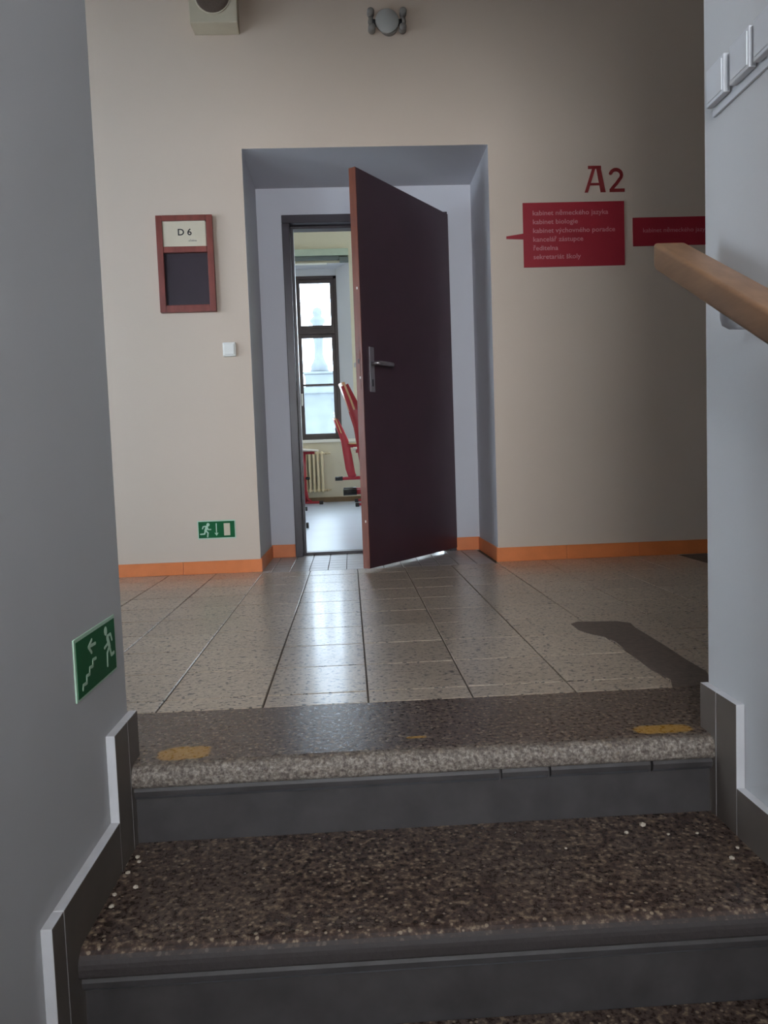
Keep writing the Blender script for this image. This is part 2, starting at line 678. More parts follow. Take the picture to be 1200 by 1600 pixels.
holed(bm)
bmesh.ops.recalc_face_normals(bm, faces=bm.faces[:])
bm.normal_update()
for f in bm.faces:           # splayed window reveals are painted white
    c = f.calc_center_median()
    if 0.1 < abs(f.normal.x) < 0.95 or (YC < c.y < 11.5 and abs(f.normal.z) > 0.9 and 0.5 < c.z < 3.5) or (abs(c.y - YW - 0.01) < 1e-3 and c.z > 3):
        f.material_index = 1
struct(obj('wall_far', bm, ['class_wall', 'niche']))
struct(box('wall_classroom_right', 3.0, 3.2, 4.825, 11.55, -0.1, CCEIL, 'class_wall'))
struct(box('wall_classroom_left', -5.4, -5.2, 4.825, 11.55, -0.1, CCEIL, 'class_wall'))
bm = bmesh.new()
bx(bm, -5.4, FL, 4.825, 4.845, -0.1, CCEIL)
bx(bm, FR, 3.2, 4.825, 4.845, -0.1, CCEIL)
bx(bm, FL, FR, 4.825, 4.845, FH, CCEIL)
struct(obj('wall_classroom_near', bm, 'class_wall'))
struct(box('ceiling_classroom', -5.4, 3.2, 4.825, 11.55, CCEIL, CCEIL + 0.12, 'ceiling'))
struct(box('floor_classroom', -5.4, 3.2, 4.80, 11.55, -0.1, 0.0, 'vinyl'))
struct(box('baseboard_far', -5.2, 3.0, YC - 0.015, YC, 0.0, 0.07, 'brown_skirt'))

# ---- landing floor, every tile its own piece
fl = box('floor', -4.0, 8.0, YE - 0.005, 4.80, -0.1, -0.004, 'grout')
struct(fl)
G = 0.0022


def tile_mesh(name, wx, wy, h, mat):
    bm = bmesh.new()
    bx(bm, G, wx - G, G, wy - G, -0.010, 0.0)
    bmesh.ops.bevel(bm, geom=[e for e in bm.edges if all(v.co.z > -0.001 for v in e.verts)], offset=0.0012, segments=1, affect='EDGES')
    return obj(name, bm, mat, fl)


X0, TW = -0.4745, 0.25
rows = [1.782, 1.872, 2.122, 2.372, 2.622, 2.872, 3.122, 3.372, 3.622, 3.872]
protos = {}
cols = range(-6, 9)
for k in cols:
    x = X0 + k * TW
    inside = x >= NL - 0.02 and x + TW <= NR + 0.03
    ys = rows + [4.038 if inside else Y1 - 0.001]
    for a, b in zip(ys, ys[1:]):
        key = round(b - a, 3)
        wob = random.uniform(-0.0004, 0.0003)
        if key not in protos:
            protos[key] = tile_mesh('tile', TW, b - a, 0.01, 'tile')
            protos[key].location = (x, a, wob)
        else:
            o = share(protos[key], 'tile', fl, (x, a, wob))
# the small tiles on the floor of the niche
mp = tile_mesh('small_tile', 0.1, 0.1, 0.01, 'mosaic')
first_small = True
nx = 13
for i in range(nx):
    x = -0.432 - 0.1 + i * 0.1
    for j in range(7):
        y = 4.040 + j * 0.1
        xa, xb = max(x, NL + 0.001), min(x + 0.1, NR - 0.001)
        yb = min(y + 0.1, Y2 + 0.06)
        if xb - xa < 0.02 or yb - y < 0.02:
            continue
        if yb > Y2 and (xa < FL + 0.0 or xb > FR):
            yb = Y2 - 0.001
            if yb - y < 0.02:
                continue
        if first_small:
            mp.location, mp.scale, first_small = (xa, y, 0), ((xb - xa) / 0.1, (yb - y) / 0.1, 1), False
        else:
            share(mp, 'small_tile', fl, (xa, y, random.uniform(-0.0005, 0)), None, ((xb - xa) / 0.1, (yb - y) / 0.1, 1))
# cement patch let into the tiles
pp = [(0.726, 2.509), (0.76, 2.533), (0.886, 2.516), (0.916, 2.479), (0.908, 2.412), (0.903, 2.163), (0.896, 2.02), (0.897, 1.898), (0.865, 1.778), (0.760, 1.778), (0.779, 1.843), (0.769, 1.933), (0.774, 2.098), (0.786, 2.241), (0.777, 2.302), (0.743, 2.344), (0.721, 2.413)]
pp = [(x + random.uniform(-0.004, 0.004), y + random.uniform(-0.004, 0.004)) for x, y in pp]
bm = bmesh.new()
prism(bm, pp, lambda u, v, wz: (u, v, wz - 0.004), 0.0055)
o = obj('cement_patch', bm, 'patch', fl)
o['label'] = 'dark brown cement patch let into the cream tiles'
# dark terrazzo strip along the head of the stairs
for n_, a, b in (('edge_strip', -1.40, 1.90),):
    o = box(n_, a, b, YE + 0.008, 1.7795, -0.02, 0.0, 'tread_top', fl)

# orange skirting, in lengths
bb = empty_struct('baseboard_back')


def boards(xs, y, z1, axis='x', const=0.0):
    for a, b in zip(xs, xs[1:]):
        g = 0.0008
        if axis == 'x':
            box('skirting_board', a + g, b - g, y - 0.008, y, 0.0, z1, 'orange', bb, 0.0015)
        else:
            box('skirting_board', const[0], const[1], a + g, b - g, 0.0, z1, 'orange', bb, 0.0015)


boards([-3.7, -3.3, -2.9, -2.5, -2.1, -1.7, -1.3, -0.898, NL + 0.008], Y1, 0.068)
boards([NR - 0.008, 1.165, 1.565, 1.965, 2.365, 2.765, 3.165, 3.565, 4.0], Y1, 0.076)
boards([Y1, Y2 - 0.008], 0, 0.072, 'y', (NL, NL + 0.008))
boards([Y1, Y2 - 0.008], 0, 0.078, 'y', (NR - 0.008, NR))
boards([NL + 0.002, FL], Y2, 0.078)
boards([FR, NR - 0.002], Y2, 0.080)

# ---------------------------------------------------------------- staircase
st = thing('staircase', 'flight of worn brown terrazzo steps with grey risers between two walls', 'stairs', (0, 0, 0))


def nose_profile(yf, yb, th, lip):
    pts = [(yb, -th), (yb, 0.0)]
    r = lip
    for k in range(0, 7):
        a = PI / 2 + k * PI / 12
        pts.append((yf + r + r * math.cos(a), -r + r * math.sin(a)))
    for k in range(1, 4):
        a = PI + k * PI / 8
        pts.append((yf + 0.012 + 0.012 * math.cos(a), -th + 0.012 + 0.012 * math.sin(a)))
    return pts


for k in range(7):
    z = -RISE * k
    yf = NOSE - GO * k
    yb = yf + GO + 0.02 if k else YE + 0.008
    s_ = bpy.data.objects.new('step', None)
    C.objects.link(s_)
    s_.parent = st
    s_.location = (0, yf, z)
    bm = bmesh.new()
    prism(bm, nose_profile(0, yb - yf, 0.046, 0.026), lambda u, v, wz: (SL + wz, u, v), SR - SL)
    t_ = obj('tread', bm, 'tread_top' if k == 0 else 'tread', s_)
    if k == 0:
        t_['label'] = 'top tread with pale worn nose and yellow paint marks'
    for p in t_.data.polygons:
        p.use_smooth = False
    # moulding under the nose, in lengths with open joints
    cuts = [SL, 0.274, 0.280, 0.372, 0.378, 0.578, 0.584, SR] if k == 0 else [SL, SR]
    for a, b in zip(cuts[::2], cuts[1::2]):
        bm = bmesh.new()
        prism(bm, [(0.014, -0.046), (0.034, -0.046), (0.034, -0.074), (0.020, -0.072), (0.012, -0.064), (0.010, -0.054)], lambda u, v, wz: (a + wz, u, v), b - a)
        obj('moulding', bm, 'riser', s_)
    box('riser', SL, SR, 0.024, yb - yf, -RISE - 0.02, -0.0465, 'riser', s_)

# stepped skirting on both stair walls, one slab per stretch
for side, xw, xf, nm in ((-1, XL, SL, 'baseboard_left'), (1, XR, SR, 'baseboard_right')):
    bs = empty_struct(nm)
    x0, x1 = sorted((xw, xf))
    for k in range(6):
        ytop = 1.52 if k == 0 else 1.372 - GO * (k - 1) - 0.0
        ylow = 1.372 - GO * k
        zt = 0.092 - RISE * k
        zb = zt - RISE - 0.17
        seam = {0: 1.452}.get(k, ylow + 0.19) if side > 0 else (1.452 if k == 0 else ylow + 0.045)
        for a, b in ((ylow, seam - 0.0006), (seam + 0.0006, ytop - 0.0006)):
            bm = bmesh.new()
            v, fs = bx(bm, x0, x1, a, b, zb, zt)
            for f in fs:
                f.material_index = 1
            # face turned to the stairs stays bare grey tile, the edges are painted white with the wall
            bm.normal_update()
            for f in fs:
                cx = f.calc_center_median().x
                if abs(cx - xf) < 1e-4:
                    f.material_index = 0
            obj('skirting_slab', bm, ['skirt', 'skirt_edge'], bs, 0.0015)

# plaster crumbs lying on the second tread
for i, (x, y, r) in enumerate(((0.545, 1.425, 0.0075), (0.505, 1.402, 0.005), (0.58, 1.388, 0.0035), (0.635, 1.385, 0.004), (0.375, 1.36, 0.003),
                               (0.655, 1.29, 0.006), (0.683, 1.325, 0.004), (-0.425, 1.415, 0.006), (-0.418, 1.398, 0.005), (-0.428, 1.36, 0.005), (-0.40, 1.31, 0.006), (-0.43, 1.29, 0.005), (-0.425, 1.255, 0.006))):
    bm = bmesh.new()
    bmesh.ops.create_icosphere(bm, subdivisions=1, radius=r)
    for v in bm.verts:
        v.co *= random.uniform(0.75, 1.1)
        v.co.z *= 0.6
    o = obj('plaster_crumb', bm, 'plaster_crumb')
    mnz = min(v.co.z for v in o.data.vertices)
    o.location = (x, y, -RISE - mnz)
    o.rotation_euler = (0, 0, i * 1.3)
    if i == 0:
        tag(o, 'largest pale plaster crumb below the right part of the top riser', 'crumb')
    elif i == 5:
        tag(o, 'pale plaster crumb near the front right corner of the second tread', 'crumb')
    elif x > 0:
        tag(o, 'tiny pale plaster crumb strewn over the right end of the second tread', 'crumb', 'crumbs at the right of the second tread')
    else:
        tag(o, 'small pale plaster crumb on the second tread along the left skirting', 'crumb', 'crumbs at the left of the second tread')

# ---------------------------------------------------------------- door with its frame
d1 = empty_struct('door_1')
bm = bmesh.new()
for (a, b, c, d) in ((FL, FL + 0.046, 0.0, FH - 0.048), (FR - 0.046, FR, 0.0, FH - 0.048), (FL, FR, FH - 0.048, FH)):
    bx(bm, a, b, Y2 - 0.012, 4.845, c, d)
bx(bm, FL + 0.046, FL + 0.062, Y2 + 0.05, 4.80, 0, FH - 0.064)
bx(bm, FR - 0.062, FR - 0.046, Y2 + 0.05, 4.80, 0, FH - 0.064)
bx(bm, FL + 0.046, FR - 0.046, Y2 + 0.05, 4.80, FH - 0.064, FH - 0.048)
obj('door_frame', bm, 'frame', d1, 0.003)
box('threshold', FL + 0.046, FR - 0.046, Y2 + 0.062, 4.82, -0.004, 0.016, 'frame', d1, 0.003)
# leaf in its own frame: u along the leaf from the free edge, w out of the visible face
hinge = Vector((0.650, 4.670))
free = Vector((0.089, 3.900))
u_ = (hinge - free).normalized()
n_ = Vector((u_.y, -u_.x))
LEN = (hinge - free).length
piv = bpy.data.objects.new('door_leaf', None)


def leaf_obj(name, bm, mats, parent, bevel=0.0):
    o = obj(name, bm, mats, parent, bevel)
    return o


def lf(u, w, z):
    q = free + u_ * u + n_ * w
    return (q.x, q.y, z)


def leaf_box(bm, u0, u1, w0, w1, z0, z1, mi=0):
    vs = [bm.verts.new(lf(u, w, z)) for z in (z0, z1) for (u, w) in ((u0, w0), (u1, w0), (u1, w1), (u0, w1))]
    fs = []
    for f in ((3, 2, 1, 0), (4, 5, 6, 7), (0, 1, 5, 4), (1, 2, 6, 5), (2, 3, 7, 6), (3, 0, 4, 7)):
        fc = bm.faces.new([vs[i] for i in f])
        fc.material_index = mi
        fs.append(fc)
    return fs


bm = bmesh.new()
leaf_box(bm, 0.004, LEN, -0.040, 0.0, 0.018, 2.026)
leaf = obj('door_leaf', bm, 'door', d1, 0.0015)
bm = bmesh.new()
leaf_box(bm, -0.001, 0.004, -0.040, -0.0005, 0.018, 2.026)
o = obj('lipping', bm, 'door_edge', leaf)
o['label'] = 'red-brown edge of the door leaf'
bm = bmesh.new()
leaf_box(bm, 0.060, 0.100, 0.0, 0.006, 0.922, 1.150)
obj('handle_plate', bm, 'steel', leaf, 0.002)
bm = bmesh.new()
pts = [lf(0.078, 0.004, 1.066), lf(0.078, 0.032, 1.066), lf(0.082, 0.043, 1.066), lf(0.094, 0.047, 1.066), lf(0.140, 0.047, 1.067), lf(0.208, 0.047, 1.067)]
tube(bm, pts, [0.010, 0.0095, 0.010, 0.0115, 0.0120, 0.0120], 12)
obj('handle', bm, 'steel', leaf)
bm = bmesh.new()
leaf_box(bm, 0.074, 0.084, 0.0055, 0.0075, 0.950, 0.986)
obj('keyhole', bm, 'black', leaf, 0.003)
bm = bmesh.new()
leaf_box(bm, -0.003, -0.0005, -0.030, -0.012, 0.93, 1.13)
leaf_box(bm, -0.0035, -0.003, -0.024, -0.016, 1.06, 1.085)
obj('lock_plate', bm, 'door_edge', leaf)
bm = bmesh.new()
leaf_box(bm, -0.0045, -0.0025, -0.023, -0.017, 1.062, 1.084)
obj('latch', bm, 'black', leaf)
for z in (0.255, 0.985, 1.43):
    bm = bmesh.new()
    leaf_box(bm, -0.0032, -0.001, -0.018, -0.012, z, z + 0.012)
    obj('dowel', bm, 'wood_door_peg', leaf)
for z in (0.25, 1.75):
    bm = bmesh.new()
    tube(bm, [lf(LEN - 0.004, -0.044, z), lf(LEN - 0.004, -0.044, z + 0.09)], 0.007, 10)
    obj('hinge', bm, 'frame', leaf)

# ---------------------------------------------------------------- windows of the classroom, of the corridor and of the stairwell
FW = 0.052


def window(num, x0, dummy=False):
    root = empty_struct('window_%d' % num)
    wd = 1.205
    mid = x0 + wd / 2
    bm = bmesh.new()
    yb0, yb1 = YW, YW + 0.09
    bx(bm, x0, x0 + 0.045, yb0, yb1, WZ0, WZ1)
    bx(bm, x0 + wd - 0.045, x0 + wd, yb0, yb1, WZ0, WZ1)
    bx(bm, x0, x0 + wd, yb0, yb1, WZ1 - 0.045, WZ1)
    bx(bm, x0, x0 + wd, yb0, yb1, WZ0, WZ0 + 0.04)
    bx(bm, mid - 0.02, mid + 0.02, yb0, yb1, WZ0 + 0.04, WZ1 - 0.045)
    bx(bm, x0 + 0.045, mid - 0.02, yb0, yb1, 2.43, 2.505)
    bx(bm, mid + 0.02, x0 + wd - 0.045, yb0, yb1, 2.43, 2.505)
    obj('window_frame', bm, 'window_frame', root, 0.004)
    for s in (0, 1):
        a = x0 + 0.045 if s == 0 else mid + 0.02
        b = mid - 0.02 if s == 0 else x0 + wd - 0.045
        for (z0, z1, nm) in ((WZ0 + 0.04, 2.43, 'casement'), (2.505, WZ1 - 0.045, 'fanlight')):
            bm = bmesh.new()
            ya, yb = YW + 0.015, YW + 0.07
            bx(bm, a, a + FW, ya, yb, z0, z1)
            bx(bm, b - FW, b, ya, yb, z0, z1)
            bx(bm, a + FW, b - FW, ya, yb, z0, z0 + FW)
            bx(bm, a + FW, b - FW, ya, yb, z1 - FW, z1)
            cs = obj(nm, bm, 'window_frame', root, 0.004)
            if nm == 'casement':
                box('glazing_bar', a + FW, b - FW, ya + 0.008, yb - 0.008, 1.685, 1.715, 'window_frame', cs, 0.003)
                box('pane', a + FW - 0.005, b - FW + 0.005, YW + 0.040, YW + 0.044, z0 + FW - 0.005, 1.690, 'glass', cs)
                box('pane', a + FW - 0.005, b - FW + 0.005, YW + 0.040, YW + 0.044, 1.710, z1 - FW + 0.005, 'glass', cs)
                if s == 1:
                    bm = bmesh.new()
                    bx(bm, a + 0.012, a + 0.034, YW + 0.004, YW + 0.014, 1.42, 1.58)
                    bx(bm, a + 0.015, a + 0.031, YW - 0.035, YW - 0.020, 1.40, 1.53)
                    bx(bm, a + 0.017, a + 0.029, YW - 0.025, YW + 0.006, 1.505, 1.53)
                    obj('casement_handle', bm, 'white_plastic', cs, 0.003)
            else:
                box('pane', a + FW - 0.005, b - FW + 0.005, YW + 0.040, YW + 0.044, z0 + FW - 0.005, z1 - FW + 0.005, 'glass', cs)
    box('window_sill', x0 - SPL, x0 + wd + SPL, YC - 0.03, YW + 0.02, WZ0 - 0.05, WZ0 - 0.006, 'white_plastic', root, 0.006)


window(1, wins[0])
window(2, wins[1])
window(5, wins[2])


def plain_window(num, axis, a0, a1, z0, z1, at):
    """unseen windows of corridor and lower stairwell; the corridor-end one is added for light"""
    root = empty_struct('window_%d' % num)

    def b(bm, u0, u1, c0, c1, w0, w1):
        if axis == 'y':
            bx(bm, at + w0, at + w1, u0, u1, c0, c1)
        else:
            bx(bm, u0, u1, at + w0, at + w1, c0, c1)
    bm = bmesh.new()
    b(bm, a0, a0 + 0.06, z0, z1, 0, 0.07)
    b(bm, a1 - 0.06, a1, z0, z1, 0, 0.07)
    b(bm, a0, a1, z0, z0 + 0.06, 0, 0.07)
    b(bm, a0, a1, z1 - 0.06, z1, 0, 0.07)
    m = (a0 + a1) / 2
    b(bm, m - 0.04, m + 0.04, z0, z1, 0, 0.07)
    f = obj('window_frame', bm, 'window_frame', root, 0.004)
    for u0, u1 in ((a0 + 0.055, m - 0.035), (m + 0.035, a1 - 0.055)):
        bm = bmesh.new()
        b(bm, u0, u1, z0 + 0.055, z1 - 0.055, 0.03, 0.034)
        obj('pane', bm, 'glass', f)


plain_window(6, 'y', 1.75, 2.95, 0.5, 2.1, -3.95)  # unseen end window, added to go with the corridor fill lamp
plain_window(3, 'x', -3.25, -2.05, 0.5, 2.1, 1.36)
plain_window(4, 'x', -0.85, 0.65, 0.75, 2.25, -2.85)

# roller blind over the window
bl = thing('roller_blind', 'green-grey roller blind rolled up above the classroom window', 'blind', (0, YC, 3.36))
box('blind_case', -1.49, 0.108, -0.085, -0.001, 0.085, 0.178, 'blind_box', bl, 0.006)
box('blind_roll', -1.47, -0.02, -0.07, -0.015, 0.03, 0.082, 'blind_rail', bl, 0.01)
box('end_bracket', -0.02, 0.106, -0.075, -0.001, 0.0, 0.068, 'blind_rail', bl, 0.006)
box('white_strip', -1.45, -0.20, -0.06, -0.03, -0.03, -0.008, 'white_plastic', bl, 0.004)  # plain white strip below the blind roll

# ---------------------------------------------------------------- things on the corridor wall
YF = Y1


def wf(u, v, wz):            # wall frame: outwards from the corridor wall is -y
    return (u, YF - wz, v)


# notice frame D 6
nf = thing('notice_frame', 'red-brown wooden notice frame with a white D 6 card above a dark board', 'notice frame', (-0.797, YF, 1.372))
bm = bmesh.new()
T = 0.030
for (a, b, c, d) in ((-0.144, -0.112, 0.0, 0.490), (0.112, 0.144, 0.0, 0.490), (-0.112, 0.112, 0.0, 0.036), (-0.112, 0.112, 0.462, 0.490), (-0.112, 0.112, 0.302, 0.332)):
    bx(bm, a, b, -T, 0, c, d)
obj('frame', bm, 'frame_wood', nf, 0.002)
box('dark_board', -0.112, 0.112, -0.010, -0.001, 0.034, 0.304, 'pocket', nf)
cd = box('card', -0.112, 0.106, -0.022, -0.019, 0.333, 0.461, 'paper', nf)
text('lettering', 'D 6', 0.046, 'ink', cd, Matrix.Translation((-0.037, -0.0221, 0.390)) @ Matrix.Rotation(PI / 2, 4, 'X'), 0.0004, 0.0009, 1.05)
text('lettering', 'učebna', 0.014, 'grey_ink', cd, Matrix.Translation((0.018, -0.0221, 0.358)) @ Matrix.Rotation(PI / 2, 4, 'X'), 0.0004, 0.0003)

# light switch
sw = thing('light_switch', 'small square white switch on the cream wall under the notice frame', 'switch', (-0.599, YF, 1.140))
box('switch_base', -0.034, 0.034, -0.018, 0, 0.0, 0.073, 'white_plastic', sw, 0.004)
box('rocker', -0.027, 0.027, -0.024, -0.017, 0.008, 0.065, 'white_plastic', sw, 0.003)

# exit sign on the corridor wall
DX = 0.7135
es = thing('exit_sign', 'low green exit sign with running man, down arrow and white door', 'sign', (-DX, YF, 0.235))
box('border', -0.1, 0.1, -0.0022, 0, -0.049, 0.049, 'pale_green', es, 0.0005)
box('panel', -0.095, 0.095, -0.0032, -0.0015, -0.0435, 0.0435, 'green', es)


def efrm(u, v, wz):
    return (u + DX, -0.0032 - wz, v - 0.235)


bm = bmesh.new()
prism(bm, [(-0.7575 + 0.0085 * math.cos(k * PI / 5), 0.2625 + 0.0095 * math.sin(k * PI / 5)) for k in range(10)], efrm, 0.0005)
stroke(bm, [(-0.7647, 0.2514), (-0.7721, 0.2302)], 0.013, efrm, 0.0005)
stroke(bm, [(-0.762, 0.2502), (-0.7576, 0.2363), (-0.7442, 0.2365)], 0.006, efrm, 0.00045)
stroke(bm, [(-0.7668, 0.2551), (-0.7833, 0.2526), (-0.7876, 0.2418)], 0.006, efrm, 0.00042)
stroke(bm, [(-0.7702, 0.2302), (-0.7594, 0.2188), (-0.7626, 0.1985)], 0.0075, efrm, 0.0004)
stroke(bm, [(-0.7727, 0.2303), (-0.7782, 0.2133), (-0.7983, 0.2125)], 0.0075, efrm, 0.00038)
obj('running_man', bm, 'pale_green', es)
bm = bmesh.new()
stroke(bm, [(-0.7143, 0.2665), (-0.7148, 0.217)], 0.0052, efrm, 0.0005)
prism(bm, [(-0.7255, 0.2185), (-0.7148, 0.2015), (-0.7040, 0.2185), (-0.7148, 0.2150)], efrm, 0.0004)
obj('arrow', bm, 'pale_green', es)
bm = bmesh.new()
prism(bm, [(-0.675, 0.2671), (-0.6425, 0.2671), (-0.6425, 0.2022), (-0.675, 0.2022)], efrm, 0.0005)
obj('door_symbol', bm, 'paper', es)

# loudspeaker
sp = thing('loudspeaker', 'beige box loudspeaker high on the wall, round brown grille', 'speaker', (-0.583, YF, 2.757))
bm = bmesh.new()
prism(bm, [(-0.118, 0.004), (0.118, 0.004), (0.122, 0.275), (-0.122, 0.275)], lambda u, v, wz: (u, -wz, v), 0.116)
for v in bm.verts:
    if v.co.y > -0.01:
        v.co.x *= 0.96
obj('cabinet', bm, 'beige_plastic', sp, 0.004)
bm = bmesh.new()
lathe(bm, [(0.090, 0.0), (0.090, -0.004), (0.086, -0.006), (0.083, -0.003), (0.0, -0.003)], 40, 'Y', (0, -0.116, 0.132))
obj('grille_ring', bm, 'beige_plastic', sp)
bm = bmesh.new()
lathe(bm, [(0.0, -0.0105), (0.03, -0.010), (0.060, -0.0085), (0.083, -0.0045), (0.085, -0.002)], 40, 'Y', (0, -0.116, 0.132))
obj('grille', bm, 'grille', sp)

# emergency spotlight: round white body with two knuckled heads
lp = thing('emergency_lamp', 'round white wall lamp with two grey side heads above the doorway', 'lamp', (0.283, YF, 2.806))
bm = bmesh.new()
lathe(bm, [(0.046, 0.0), (0.048, -0.020), (0.046, -0.026), (0.0, -0.026)], 32, 'Y', (0.010, 0, -0.014))
obj('lamp_base', bm, 'grey_plastic', lp)
bm = bmesh.new()
lathe(bm, [(0.054, -0.024), (0.060, -0.026), (0.060, -0.034), (0.057, -0.037), (0.0, -0.039)], 40, 'Y')
obj('lamp_cover', bm, 'lamp_grey', lp)
for s in (-1, 1):
    bm = bmesh.new()
    tube(bm, [(s * 0.05, -0.012, 0.0), (s * 0.078, -0.018, 0.0)], 0.016, 12)
    h = obj('side_arm', bm, 'black', lp)
    for zz, r in ((0.042, 0.018), (-0.036, 0.019)):
        bm = bmesh.new()
        x_ = s * (0.083 if zz > 0 else 0.079)
        lathe(bm, [(r * 0.7, -0.005), (r, -0.012), (r, -0.046), (r * 0.85, -0.050), (0, -0.050)], 20, 'Y', (x_, 0, zz))
        obj('lamp_head', bm, 'grey_plastic', h)
    bm = bmesh.new()
    tube(bm, [(s * 0.080, -0.020, 0.034), (s * 0.086, -0.022, 0.0), (s * 0.078, -0.020, -0.030)], 0.012, 10)
    obj('knuckle', bm, 'grey_plastic', h)

# letters A2
al = thing('wall_letters', 'dark red letter A and number 2 on the wall above the red board', 'lettering', (1.405, YF, 1.941))


def alf(u, v, wz):
    return (u - 1.405, -wz, v - 1.941)


bm = bmesh.new()
TH = 0.004
prism(bm, [(1.298, 1.941), (1.316, 1.941), (1.357, 2.062), (1.340, 2.062)], alf, TH)
prism(bm, [(1.384, 1.941), (1.411, 1.941), (1.387, 2.062), (1.363, 2.062)], alf, TH * 1.02)
prism(bm, [(1.319, 2.062), (1.388, 2.062), (1.388, 2.077), (1.319, 2.077)], alf, TH * 1.04)
prism(bm, [(1.326, 1.977), (1.384, 1.977), (1.384, 1.989), (1.330, 1.989)], alf, TH * 0.96)
obj('letter', bm, 'red_letter', al)
bm = bmesh.new()
cen = []
for k in range(11):
    a = math.radians(160 - k * 21)
    cen.append((1.467 + 0.030 * math.cos(a), 2.028 + 0.028 * math.sin(a)))
cen += [(1.470, 1.985), (1.452, 1.966), (1.441, 1.952)]
stroke(bm, cen, 0.0175, alf, TH)
prism(bm, [(1.4325, 1.941), (1.513, 1.941), (1.513, 1.958), (1.4325, 1.958)], alf, TH * 1.03)
obj('digit', bm, 'red_letter', al)

# red direction boards
LINES = ['kabinet německého jazyka', 'kabinet biologie', 'kabinet výchovného poradce', 'kancelář zástupce', 'ředitelna', 'sekretariát školy']
rb = thing('direction_board', 'red direction board with six lines of text and a pointer to the left', 'sign', (1.2365, YF, 1.56))
box('panel', -0.2705, 0.2715, -0.006, 0, 0.0, 0.333, 'red_sign', rb, 0.001)
bm = bmesh.new()
prism(bm, [(-0.3605, 0.151), (-0.3605, 0.163), (-0.268, 0.176), (-0.268, 0.146)], lambda u, v, wz: (u, -wz, v), 0.006)
obj('pointer', bm, 'red_sign', rb)
for i, s in enumerate(LINES):
    text('lettering', s, 0.0345, 'red_print', rb, Matrix.Translation((-0.220, -0.0061, 0.268 - i * 0.0452)) @ Matrix.Rotation(PI / 2, 4, 'X'), 0.0003, 0.0003, 1.10)
rb2 = thing('direction_board', 'narrow red board with one faint line, behind the end of the handrail', 'sign', (1.824, YF, 1.657))
box('panel', -0.2705, 0.2715, -0.006, 0, 0.0, 0.148, 'red_sign', rb2, 0.001)
text('lettering', 'kabinet německého jazyka', 0.032, 'red_print', rb2, Matrix.Translation((-0.218, -0.0061, 0.070)) @ Matrix.Rotation(PI / 2, 4, 'X'), 0.0003, 0.0, 1.08)

# ---------------------------------------------------------------- on the stair walls
# stair exit sign
ss = thing('exit_sign', 'green stair exit sign on the left stair wall, man running down steps', 'sign', (XL, 1.348, 0.2455))


def sfr(u, v, wz):           # u = y, v = z, outwards is +x
    return (wz, u - 1.348, v - 0.2455)


box('border', 0, 0.0026, -0.107, 0.107, -0.051, 0.053, 'pale_green', ss, 0.0005)
box('panel', 0.0015, 0.0034, -0.1, 0.102, -0.047, 0.047, 'green', ss)


def sfr2(u, v, wz):
    return (0.0034 + wz, u - 1.348, v - 0.2455)


bm = bmesh.new()
prism(bm, [(1.398 + 0.0075 * math.cos(k * PI / 5), 0.2790 + 0.0085 * math.sin(k * PI / 5)) for k in range(10)], sfr2, 0.0005)
stroke(bm, [(1.4060, 0.2655), (1.4150, 0.2466)], 0.011, sfr2, 0.0005)
stroke(bm, [(1.4068, 0.2629), (1.4057, 0.2543), (1.3874, 0.2505)], 0.005, sfr2, 0.00045)
stroke(bm, [(1.4089, 0.2679), (1.4244, 0.2685), (1.4307, 0.2561)], 0.005, sfr2, 0.00042)
stroke(bm, [(1.4136, 0.2466), (1.4012, 0.238), (1.3989, 0.2156)], 0.0065, sfr2, 0.0004)
stroke(bm, [(1.4157, 0.2461), (1.4235, 0.2292), (1.4389, 0.2298)], 0.0065, sfr2, 0.00038)
obj('running_man', bm, 'pale_green', ss)
bm = bmesh.new()
stroke(bm, [(1.3228, 0.2808), (1.3051, 0.2719), (1.319, 0.2596)], 0.0055, sfr2, 0.0005)
stroke(bm, [(1.3082, 0.2722), (1.3400, 0.2709)], 0.0055, sfr2, 0.00045)
obj('arrow', bm, 'pale_green', ss)
bm = bmesh.new()
stroke(bm, [(1.268, 0.2096), (1.270, 0.2165), (1.2875, 0.2155), (1.2885, 0.2270), (1.3034, 0.2262), (1.3055, 0.2367), (1.3212, 0.2353), (1.3232, 0.2458), (1.3386, 0.2450)], 0.0052, sfr2, 0.0005)
obj('steps_symbol', bm, 'pale_green', ss)

# handrail
hr = thing('handrail', 'pale beech handrail on grey brackets along the right stair wall', 'handrail', (0.63, 1.478, 0.946))
SLP = 0.512
bm = bmesh.new()
LR = 3.0
prof = []
W2, H2 = 0.0315, 0.0225
RC = 0.007
for (cx, cz, a0) in ((W2 - RC, H2 - RC, 0), (-W2 + RC, H2 - RC, 90), (-W2 + RC, -H2 + RC, 180), (W2 - RC, -H2 + RC, 270)):
    for k in range(4):
        a = math.radians(a0 + 30 * k)
        prof.append((cx + RC * math.cos(a), cz + RC * math.sin(a)))
rings = []
for (d, s) in ((0.0, 0.80), (0.004, 0.93), (0.012, 1.0), (LR, 1.0)):
    rings.append([bm.verts.new((px * s, -d, pz * s * 1.12 - SLP * d)) for px, pz in prof])
for a, b in zip(rings, rings[1:]):
    for k in range(len(prof)):
        bm.faces.new((a[k], a[(k + 1) % len(prof)], b[(k + 1) % len(prof)], b[k])).smooth = True
bm.faces.new(rings[0])
bm.faces.new(rings[-1][::-1])
obj('rail', bm, 'rail', hr)
